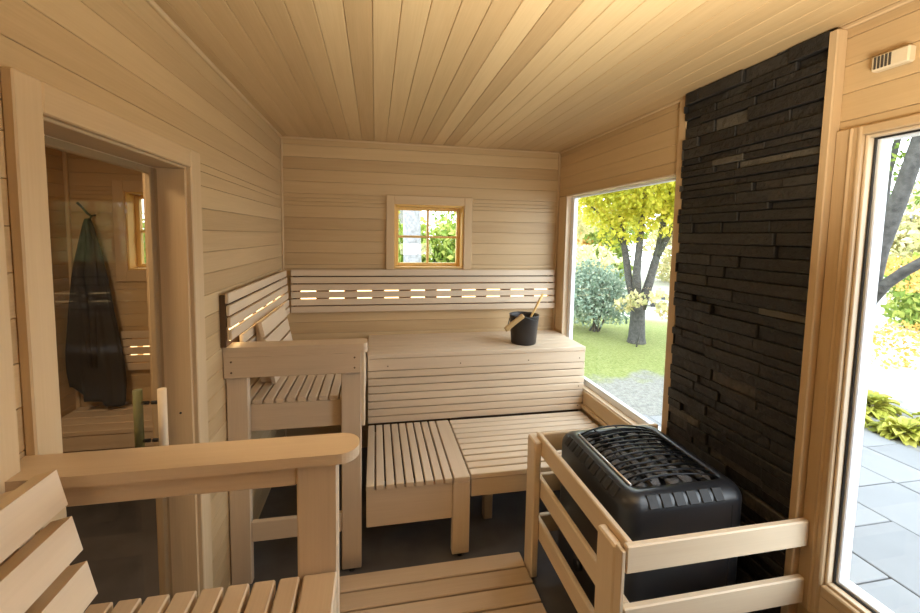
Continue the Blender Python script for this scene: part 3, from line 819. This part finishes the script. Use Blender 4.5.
def ground_mat():
    m, nt, N, L = new_mat('garden_ground')
    out = N.new('ShaderNodeOutputMaterial'); p = N.new('ShaderNodeBsdfPrincipled'); p.inputs['Roughness'].default_value = .95; p.inputs['Specular IOR Level'].default_value = .1
    g = N.new('ShaderNodeNewGeometry'); sx = N.new('ShaderNodeSeparateXYZ'); L.new(g.outputs['Position'], sx.inputs[0])
    n1 = N.new('ShaderNodeTexNoise'); n1.inputs['Scale'].default_value = 3; n1.inputs['Detail'].default_value = 6; L.new(g.outputs['Position'], n1.inputs['Vector'])
    n2 = N.new('ShaderNodeTexNoise'); n2.inputs['Scale'].default_value = 30; n2.inputs['Detail'].default_value = 4; L.new(g.outputs['Position'], n2.inputs['Vector'])
    grass = ramp(N, [(.3, (.13, .155, .045)), (.55, (.20, .225, .075)), (.75, (.27, .26, .11))]); L.new(n2.outputs[0], grass.inputs[0])
    dirt = ramp(N, [(.3, (.15, .145, .13)), (.7, (.25, .245, .22))]); L.new(n2.outputs[0], dirt.inputs[0])
    pale = ramp(N, [(.3, (.42, .40, .36)), (.7, (.55, .53, .50))]); L.new(n1.outputs[0], pale.inputs[0])
    def mth(op, a, b):
        k = N.new('ShaderNodeMath'); k.operation = op
        for i, v in enumerate((a, b)):
            if hasattr(v, 'default_value') or hasattr(v, 'links'): L.new(v, k.inputs[i])
            else: k.inputs[i].default_value = v
        return k.outputs[0]
    def step(v, a, b):
        k = N.new('ShaderNodeMapRange'); k.inputs[1].default_value = a; k.inputs[2].default_value = b; L.new(v, k.inputs[0]); return k.outputs[0]
    wob = mth('MULTIPLY', n1.outputs[0], 1.2)
    d1_ = mth('ADD', sx.outputs['Y'], wob)
    d2_ = step(d1_, 5.15, 4.85)                              # bare earth close to the building
    mx1 = N.new('ShaderNodeMixRGB'); L.new(d2_, mx1.inputs[0]); L.new(grass.outputs[0], mx1.inputs[1]); L.new(dirt.outputs[0], mx1.inputs[2])
    q = mth('SUBTRACT', sx.outputs['X'], mth('MULTIPLY', sx.outputs['Y'], 1.15))
    pf = mth('MULTIPLY', step(q, 1.2, 2.0), step(mth('ADD', sx.outputs['X'], wob), 6.2, 6.5))
    far = step(mth('ADD', sx.outputs['X'], sx.outputs['Y']), 22, 40)
    pf2 = mth('MAXIMUM', pf, mth('MULTIPLY', far, .65))
    mx2 = N.new('ShaderNodeMixRGB'); L.new(pf2, mx2.inputs[0]); L.new(mx1.outputs[0], mx2.inputs[1]); L.new(pale.outputs[0], mx2.inputs[2])
    L.new(mx2.outputs[0], p.inputs['Base Color'])
    b = N.new('ShaderNodeBump'); b.inputs['Strength'].default_value = .6; b.inputs['Distance'].default_value = .03
    L.new(n2.outputs[0], b.inputs['Height']); L.new(b.outputs[0], p.inputs['Normal']); L.new(p.outputs[0], out.inputs[0])
    return m
struct(ground().build('ground', ground_mat()))
# flagstone patio
pm = MB(); random.seed(3)
pm.box(XR + .10, 4.5, -3.0, 3.42, ZG - .055, ZG - .014, 'X', .0005)
po = struct(pm.build('patio_bed', 'joint'))
pm = MB(); cols_ = [XR + .11, 2.09, 2.662, 3.21, 3.755, 4.14, 4.5]
starts = {1: 1.49, 2: 1.62, 3: 2.137, 4: 2.44, 0: 1.2, 5: 1.9}
for i, (a, b) in enumerate(zip(cols_, cols_[1:])):
    y = starts[i] - 6 * .66
    while y < 3.42:
        l = .66 if i % 2 else .52
        y2 = min(y + l, 3.42)
        if y2 - y > .08: pm.box(a + .004, b - .004, y + .004, y2 - .004, ZG - .015, ZG + .002 + R(-.001, .002), 'X', .004, R(.2, .9))
        y = y + l
struct(pm.build('patio', 'flag'))

def leaf(mb, p, s, tone):
    n = Vector((R(-1, 1), R(-1, 1), R(-.3, 1))).normalized()
    a = n.orthogonal().normalized(); a = Matrix.Rotation(R(0, 6.28), 3, n) @ a; b = n.cross(a)
    k = len(mb.v); mb.v += [tuple(p - a * s), tuple(p - b * s * .55 + n * s * .1), tuple(p + a * s), tuple(p + b * s * .55 + n * s * .1)]
    mb.face([k, k + 1, k + 2, k + 3], tone)
def cloud(mb, blobs, n, size, tones=(.2, .9), shell=.55):
    tot = sum(b[3] * b[4] * b[5] for b in blobs)
    for (x, y, z, rx, ry, rz) in blobs:
        m = max(5, int(n * rx * ry * rz / tot)); tb = R(-.15, .15)
        for _ in range(m):
            d = Vector((R(-1, 1), R(-1, 1), R(-1, 1)))
            while d.length > 1 or d.length < .05: d = Vector((R(-1, 1), R(-1, 1), R(-1, 1)))
            d = d.normalized() * (shell + (1 - shell) * R(0, 1))
            leaf(mb, Vector((x + d.x * rx, y + d.y * ry, z + d.z * rz)), size * R(.6, 1.3), R(*tones) + tb)
def tree(name, label, loc, stems, blobs, n, size, leafmat, bark='bark', cat='tree', group=None, crown='crown'):
    root = thing(name, label, cat, loc, group)
    L0 = Vector(loc)
    t = MB()
    for pts, rad in stems: t.tube([L0 + Vector(p) for p in pts], rad, 12)
    t.build('trunk', bark, root)
    c_ = MB(); cloud(c_, [(x + L0.x, y + L0.y, z + L0.z, a, b, c2) for x, y, z, a, b, c2 in blobs], n, size)
    c_.build(crown, leafmat, root)
    return root
random.seed(21)
# direction helpers for the garden: f = away from the camera through the large window, s = sideways
A = math.atan2(4.36, 5.93); F = Vector((math.sin(A), math.cos(A), 0)); S = Vector((math.cos(A), -math.sin(A), 0))
T0 = Vector((4.36, 5.93, ZG - .02))
def fs(s, f, z): v = S * s + F * f; return (v.x, v.y, z)
tree('maple_tree', 'multi-stemmed tree with bright yellow leaves on the lawn behind the dark shrub', T0,
     [([fs(0, 0, -.1), fs(0, 0, .1), fs(0, 0, .4), fs(-.01, 0, .75)], [.18, .135, .118, .115]),
      ([fs(-.05, 0, .65), fs(-.17, .05, 1.1), fs(-.27, .1, 1.7), fs(-.42, .2, 2.6)], [.075, .06, .052, .035]),
      ([fs(-.02, 0, .7), fs(-.05, -.05, 1.2), fs(-.02, -.1, 1.9), fs(.02, 0, 2.9)], [.08, .062, .052, .035]),
      ([fs(.04, 0, .6), fs(.15, .05, 1.05), fs(.27, .1, 1.65), fs(.36, .1, 2.6)], [.085, .068, .056, .035]),
      ([fs(.24, .08, 1.45), fs(.42, .0, 1.9), fs(.6, .1, 2.6)], [.045, .04, .025]),
      ([fs(-.24, .1, 1.6), fs(-.55, .2, 2.1), fs(-.95, .2, 2.4)], [.04, .03, .015])],
     [fs(.1, 0, 2.7) + (1.5, 1.3, .55), fs(-.5, .2, 2.4) + (.7, .7, .5), fs(.7, .1, 2.45) + (.8, .7, .55), fs(.0, -.4, 3.2) + (1.6, 1.5, .7),
      fs(-.15, -.1, 2.0) + (.4, .3, .35), fs(.75, -.2, 2.0) + (.35, .3, .40), fs(-.5, 0, 1.9) + (.3, .2, .35), fs(.3, -.3, 2.1) + (.35, .3, .3)], 26000, .045, 'leafY')
tree('leaning_tree', 'thin leaning tree to the right of the yellow tree', T0 + F * 4.2 + S * 1.1 + Vector((0, 0, -.35)),
     [([fs(-.2, 0, -.4), fs(0, 0, .9), fs(.35, 0, 2.0), fs(.9, 0, 3.4)], [.12, .11, .1, .06])],
     [fs(.8, 0, 3.4) + (1.2, 1.2, .5)], 1500, .10, 'leafP')
tree('bare_tree', 'slim pale-leaved tree at the left edge of the large window', T0 + F * 4.5 + S * -1.9 + Vector((0, 0, -.5)),
     [([fs(-.9, 0, -.5), fs(-.85, 0, 2.0), fs(-.75, 0, 3.6), fs(-.3, 0, 4.1), fs(.6, 0, 3.9)], [.10, .09, .07, .05, .03])],
     [fs(-.3, 0, 2.6) + (.9, .8, .7), fs(.5, 0, 3.0) + (.7, .8, .6), fs(-.2, 0, 1.3) + (.8, .8, .6)], 1700, .08, 'leafP')
# blue-green shrub
sh = thing('garden_shrub', 'round bluish-green shrub on the lawn left of the yellow tree', 'shrub', (4.08, 6.75, ZG))
m_ = MB(); Y0s = Vector((4.08, 6.75, ZG)); bl = []
for (s_, f_, z_, r_x) in ((-.1, 0, .55, .50), (.12, .1, .75, .40), (-.35, .1, .45, .38), (.30, 0, .45, .34), (-.15, .1, .95, .30), (-.5, .2, .8, .3)):
    v = Y0s + S * s_ * 1.15 + F * f_; bl.append((v.x, v.y, v.z + z_ * 1.12, r_x * 1.15, r_x * 1.15, r_x * 1.1))
cloud(m_, bl, 9000, .034, (.1, .9), .3); m_.build('foliage', 'leafB', sh)
m_ = MB()
for k in range(7): m_.tube([Y0s + Vector((R(-.1, .1), R(-.1, .1), -.02)), Y0s + Vector((R(-.35, .35), R(-.35, .35), .7))], [.02, .008], 6)
m_.build('stem', 'bark', sh)
# small yellow shrub at the foot of the yellow tree
m_ = thing('sapling', 'small yellow-green sapling growing against the yellow tree trunk', 'shrub', T0 + F * -.25 + S * .05)
c_ = MB(); v = T0 + F * -.3
cloud(c_, [(v.x + S.x * a, v.y + S.y * a, z, .16, .16, .14) for a, z in ((-.22, .55), (-.02, .65), (.38, .50), (.30, .70))], 260, .05); c_.build('foliage', 'leafP', m_)
t = MB(); t.tube([v + Vector((0, 0, -.02)), v + Vector((0, 0, .6)) + S * .1], [.014, .006], 6); t.build('stem', 'bark', m_)

# tree outside the right-hand window: thick leaning trunk and a low branch
b0 = Vector((4.3, 3.0, ZG - .05))
def P3(x, y, z): return (x - b0.x, y - b0.y, z - b0.z)
tree('leaning_oak', 'leaning grey trunk with green leaves and a low side branch outside the right-hand window', b0,
     [([P3(4.3, 3.00, -.2), P3(4.3, 2.90, .45), P3(4.3, 2.76, 1.08), P3(4.3, 2.70, 1.57), P3(4.3, 2.613, 1.95), P3(4.3, 2.531, 2.35), P3(4.3, 2.40, 3.0), P3(4.35, 2.2, 3.6)], [.10, .08, .064, .060, .057, .053, .048, .04]),
      ([P3(4.3, 2.78, 1.02), P3(4.3, 2.64, 1.27), P3(4.3, 2.52, 1.40), P3(4.3, 2.40, 1.50), P3(4.4, 2.1, 1.75), P3(4.5, 1.7, 2.1)], [.042, .042, .040, .037, .03, .02]),
      ([P3(4.3, 2.72, 1.35), P3(4.42, 2.80, 1.66), P3(4.5, 2.83, 1.95), P3(4.5, 2.82, 2.25), P3(4.5, 2.75, 2.7)], [.034, .034, .032, .028, .02])],
     [P3(4.5, 2.70, 2.50) + (.35, .28, .22), P3(4.7, 2.5, 2.75) + (.5, .5, .25), P3(4.5, 2.5, 3.2) + (1.2, 1.0, .45), P3(4.9, 2.95, 2.15) + (.3, .2, .22), P3(4.8, 2.5, 2.25) + (.25, .15, .12)], 6500, .032, 'leafG')
o_ = Vector((7.6, 4.5, ZG - .1))
tree('orange_tree', 'low tree with sparse orange leaves beyond the patio', o_,
     [([(0, -1.6, 0), (0, -1.6, .5), (.1, -1.3, 1.1), (.2, -.6, 1.5)], [.05, .045, .035, .015])],
     [(0, -.2, .42, .9, .8, .10), (.1, -.5, .62, .8, .7, .10), (-.2, .1, .12, .7, .6, .08), (0, -.6, -.02, .7, .5, .06), (.3, -.6, 1.25, .9, .9, .14), (.3, 0, 1.5, .9, .8, .16)], 2600, .035, 'leafO')
# hostas along the patio edge
def hosta(loc, sc_, label, seed):
    random.seed(seed); root = thing('hosta_plant', label, 'plant', loc, None)
    mb = MB(); L0 = Vector(loc)
    for k in range(130):
        a = R(0, 6.28); el = R(.15, 1.25); ln = R(.10, .21) * sc_; w = ln * .20
        d = Vector((math.cos(a) * math.cos(el), math.sin(a) * math.cos(el), math.sin(el))); sd = Vector((-math.sin(a), math.cos(a), 0))
        st_ = L0 + d * .05 * sc_; tn = R(.1, 1.0)
        row = []
        for i in range(5):
            t = i / 4; p = st_ + d * ln * t + Vector((0, 0, -ln * .55 * t * t)); ww = w * math.sin(math.pi * (t * .86 + .07))
            row.append((p - sd * ww + Vector((0, 0, .02)), p, p + sd * ww + Vector((0, 0, .02))))
        for i in range(4):
            for q in (0, 1):
                kk = len(mb.v); mb.v += [tuple(row[i][q]), tuple(row[i][q + 1]), tuple(row[i + 1][q + 1]), tuple(row[i + 1][q])]
                mb.face([kk, kk + 1, kk + 2, kk + 3], tn, None, True)
    mb.build('leaves', 'leafH', root)
for i, (x_, y_, s_, lab) in enumerate(((4.60, 3.04, 1.15, 'yellow-green hosta at the patio edge, half hidden by the white window frame'),
        (4.72, 2.66, 1.1, 'yellow-green hosta at the patio edge, middle of the front row'),
        (4.84, 2.27, 1.15, 'yellow-green hosta at the patio edge, front row at the right picture border'),
        (5.10, 3.16, 1.35, 'yellow-green hosta behind the front row, next to the white window frame'),
        (5.26, 2.62, 1.35, 'yellow-green hosta behind the front row, at the right picture border'))):
    hosta((x_, y_, gz(x_, y_)), s_, lab, 40 + i)
# background trees
random.seed(77)
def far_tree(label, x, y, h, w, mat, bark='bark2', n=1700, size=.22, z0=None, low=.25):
    z0 = gz(x, y) if z0 is None else z0
    bl = [(R(-.4, .4) * w, R(-.4, .4) * w, h * R(low, .95), w * R(.35, .6), w * R(.35, .6), h * R(.12, .22)) for _ in range(7)]
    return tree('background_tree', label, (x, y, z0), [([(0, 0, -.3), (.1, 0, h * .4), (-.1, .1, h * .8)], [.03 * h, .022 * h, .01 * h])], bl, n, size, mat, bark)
ft_ = [('pale yellow tree far down the slope, seen at the left of the large window', 27, 52, 15, 9, 'leafP'),
       ('distant green tree behind the yellow tree', 39, 62, 15, 9, 'leafG'),
       ('distant orange-leaved tree seen between the stems of the yellow tree', 44, 78, 17, 9, 'leafO'),
       ('distant pale tree behind the silver car', 53, 62, 16, 9, 'leafP'),
       ('distant pale tree beyond the right-hand window', 62, 36, 14, 9, 'leafP'),
       ('distant green tree beyond the leaning grey trunk', 52, 25, 11, 7, 'leafG')]
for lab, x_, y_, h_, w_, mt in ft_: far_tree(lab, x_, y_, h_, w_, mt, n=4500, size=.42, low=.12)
nt_ = [('yellow-leaved tree behind the grey trunk, outside the small back window', .6, 13.0, 9, 2.6, 'leafY'),
       ('green tree at the right of the small back window', 4.4, 17.0, 8, 3.4, 'leafG'),
       ('green bushy tree outside the dressing room window', -4.6, 14.0, 8, 2.8, 'leafG'),
       ('pale tree outside the dressing room window', -9.6, 16.0, 8, 3.0, 'leafP')]
for lab, x_, y_, h_, w_, mt in nt_: far_tree(lab, x_, y_, h_, w_, mt, n=5200, size=.11, low=.05)
def hedge(label, x0, x1, y, h, mat, n):
    r = thing('garden_hedge', label, 'hedge', ((x0 + x1) / 2, y, gz((x0 + x1) / 2, y)))
    z = gz((x0 + x1) / 2, y); c_ = MB(); k = 6
    cloud(c_, [(x0 + (x1 - x0) * (i + .5) / k, y + R(-.2, .2), z + h * .5, (x1 - x0) / k * .75, .6, h * .52) for i in range(k)], n, .09, (.1, .9), .2)
    c_.build('foliage', mat, r)
    for i in range(3):
        t = MB(); xx = x0 + (x1 - x0) * (i + .5) / 3; t.tube([(xx, y, z - .1), (xx, y, z + h * .6)], [.04, .02], 6); t.build('stem', 'bark', r)
hedge('loose green hedge outside behind the small back window', -.6, 3.4, 9.6, 2.3, 'leafG', 9000)
hedge('loose green hedge outside the dressing room window', -7.2, -2.8, 8.6, 2.2, 'leafG', 7000)
m_ = MB(); m_.tube([(.62, 6.3, -.3), (.60, 6.3, .6), (.57, 6.3, 1.6), (.55, 6.3, 2.6), (.50, 6.3, 4.2)], [.17, .15, .14, .13, .10], 14)
tag(m_.build('tree_trunk', 'bark2'), 'thick pale grey tree trunk seen through the left panes of the small window', 'tree trunk')
# low green bush under the small window
bsh = thing('garden_bush', 'green bush left of the pale trunk outside the small back window', 'shrub', (.05, 6.6, gz(.05, 6.6)))
c_ = MB(); cloud(c_, [(.0, 6.6, .5, .55, .4, .75), (.2, 6.7, .9, .3, .3, .35)], 2200, .04, (.1, .8), .3); c_.build('foliage', 'leafG', bsh)
t = MB(); t.tube([(.05, 6.6, -.25), (.05, 6.6, .6)], [.03, .01], 6); t.build('stem', 'bark', bsh)
# parked car down the slope
cx_, cy_ = 33.4, 40.4; cz_ = gz(cx_, cy_)
car = thing('parked_car', 'silver parked car far down the slope beside the yellow tree', 'car', (cx_, cy_, cz_))
prof = [(-2.2, .35), (-2.2, .8), (-1.5, .95), (-.9, 1.4), (.7, 1.42), (1.4, .98), (2.1, .85), (2.25, .4)]
def car_pt(u, v, z): q_ = Vector((cx_, cy_, cz_)) + S * u + F * v; return Matrix.Translation(q_)
RotC = Matrix.Translation(Vector((cx_, cy_, cz_))) @ Matrix.Rotation(math.atan2(S.y, S.x), 4, 'Z')
m_ = MB(); m_.prism(prof, 'Y', -.85, .85, tone=.5, mtx=RotC); m_.build('body', 'car', car)
m_ = MB(); m_.prism([(-1.35, .98), (-.85, 1.34), (.62, 1.36), (1.2, 1.0)], 'Y', -.87, .87, tone=.5, mtx=RotC); m_.build('side_window', 'cardark', car)
for u in (-1.4, 1.4):
    for v in (-.8, .8):
        m_ = MB(); a_ = RotC @ Vector((u, v - .1, .33)); b_ = RotC @ Vector((u, v + .1, .33)); m_.tube([a_, b_], .33, 18); m_.build('wheel', 'gasket', car)

# ------------------------------------------------------------------ light
w = bpy.data.worlds.new('World'); sc.world = w; w.use_nodes = True
N = w.node_tree.nodes; Lk = w.node_tree.links; bg = N['Background']
tc = N.new('ShaderNodeTexCoord'); sp = N.new('ShaderNodeSeparateXYZ'); Lk.new(tc.outputs['Generated'], sp.inputs[0])
rp = N.new('ShaderNodeValToRGB'); rp.color_ramp.elements[0].position = .45; rp.color_ramp.elements[0].color = (.90, .95, 1.0, 1)
rp.color_ramp.elements[1].position = .9; rp.color_ramp.elements[1].color = (.78, .88, 1.0, 1)
mr = N.new('ShaderNodeMapRange'); mr.inputs[1].default_value = -1; mr.inputs[2].default_value = 1; Lk.new(sp.outputs['Z'], mr.inputs[0])
Lk.new(mr.outputs[0], rp.inputs[0]); Lk.new(rp.outputs[0], bg.inputs['Color']); bg.inputs['Strength'].default_value = 4.5

def area(name, loc, size, rot, energy=0, color=(1, 1, 1), portal=False, spread=180):
    l = bpy.data.lights.new(name, 'AREA'); l.shape = 'RECTANGLE'; l.size, l.size_y = size; l.energy = energy; l.color = color
    l.spread = math.radians(spread)
    if portal: l.cycles.is_portal = True
    o = bpy.data.objects.new(name, l); o.location = loc; o.rotation_euler = rot; col.objects.link(o); return o
HP = math.pi / 2
area('window_portal', (XR + .11, (W1[0] + W1[1]) / 2, (W1[2] + W1[3]) / 2), (W1[3] - W1[2], W1[1] - W1[0]), (0, HP, 0), portal=True)
area('window_portal', (XR + .11, (W2[0] + W2[1]) / 2, (W2[2] + W2[3]) / 2), (W2[3] - W2[2], W2[1] - W2[0]), (0, HP, 0), portal=True)
area('window_portal', ((WB[0] + WB[1]) / 2, YB + .14, (WB[2] + WB[3]) / 2), (WB[1] - WB[0], WB[3] - WB[2]), (-HP, 0, 0), portal=True)
area('window_portal', ((WD[0] + WD[1]) / 2, YB + .14, (WD[2] + WD[3]) / 2), (WD[1] - WD[0], WD[3] - WD[2]), (-HP, 0, 0), portal=True)
# unseen lamps added to brighten the rooms
def point(name, loc, e, c, r):
    l = bpy.data.lights.new(name, 'POINT'); l.energy = e; l.color = c; l.shadow_soft_size = r
    o = bpy.data.objects.new(name, l); o.location = loc; col.objects.link(o)
area('added_uplight', (.62, .05, 1.42), (.5, .3), (math.radians(180 - 34), 0, 0), 14, (1, .91, .72), spread=115)  # added uplight, stands in for soft light off the ceiling
point('added_fill_lamp', (1.10, -.30, 2.10), 2.5, (1, .87, .68), .10)  # small unseen fill light beside the camera
area('dressing_fill', (-1.4, 1.2, 2.26), (.3, .3), (0, 0, 0), 15, (1, .80, .54))  # added overhead fill, lifts the dark space behind the glass door

# ------------------------------------------------------------------ camera
cd = bpy.data.cameras.new('camera'); cam = bpy.data.objects.new('camera', cd); col.objects.link(cam); sc.camera = cam
yaw, pitch, roll, f_, cx, cy = .1875, -.0753, .0167, 397.6065, 450.3805, 265.6091
fwd = Vector((math.sin(yaw), math.cos(yaw), 0)); rgt = Vector((math.cos(yaw), -math.sin(yaw), 0)); up = Vector((0, 0, 1))
f2 = fwd * math.cos(pitch) + up * math.sin(pitch); u2 = up * math.cos(pitch) - fwd * math.sin(pitch)
r3 = rgt * math.cos(roll) + u2 * math.sin(roll); u3 = u2 * math.cos(roll) - rgt * math.sin(roll)
mw = Matrix(((r3.x, u3.x, -f2.x, 0), (r3.y, u3.y, -f2.y, 0), (r3.z, u3.z, -f2.z, H), (0, 0, 0, 1)))
cam.matrix_world = mw
cd.sensor_fit = 'HORIZONTAL'; cd.sensor_width = 36; cd.lens = f_ / 920 * 36
cd.shift_x = (460 - cx) / 920; cd.shift_y = (cy - 306.5) / 920
cd.clip_start = .02; cd.clip_end = 400

sc.view_settings.view_transform = 'Standard'; sc.view_settings.look = 'None'; sc.view_settings.gamma = 1
sc.view_settings.use_curve_mapping = False; sc.view_settings.exposure = .66
sc.cycles.max_bounces = 8; sc.cycles.diffuse_bounces = 5; sc.cycles.transparent_max_bounces = 16
sc.cycles.sample_clamp_indirect = 6; sc.cycles.caustics_reflective = False; sc.cycles.caustics_refractive = False
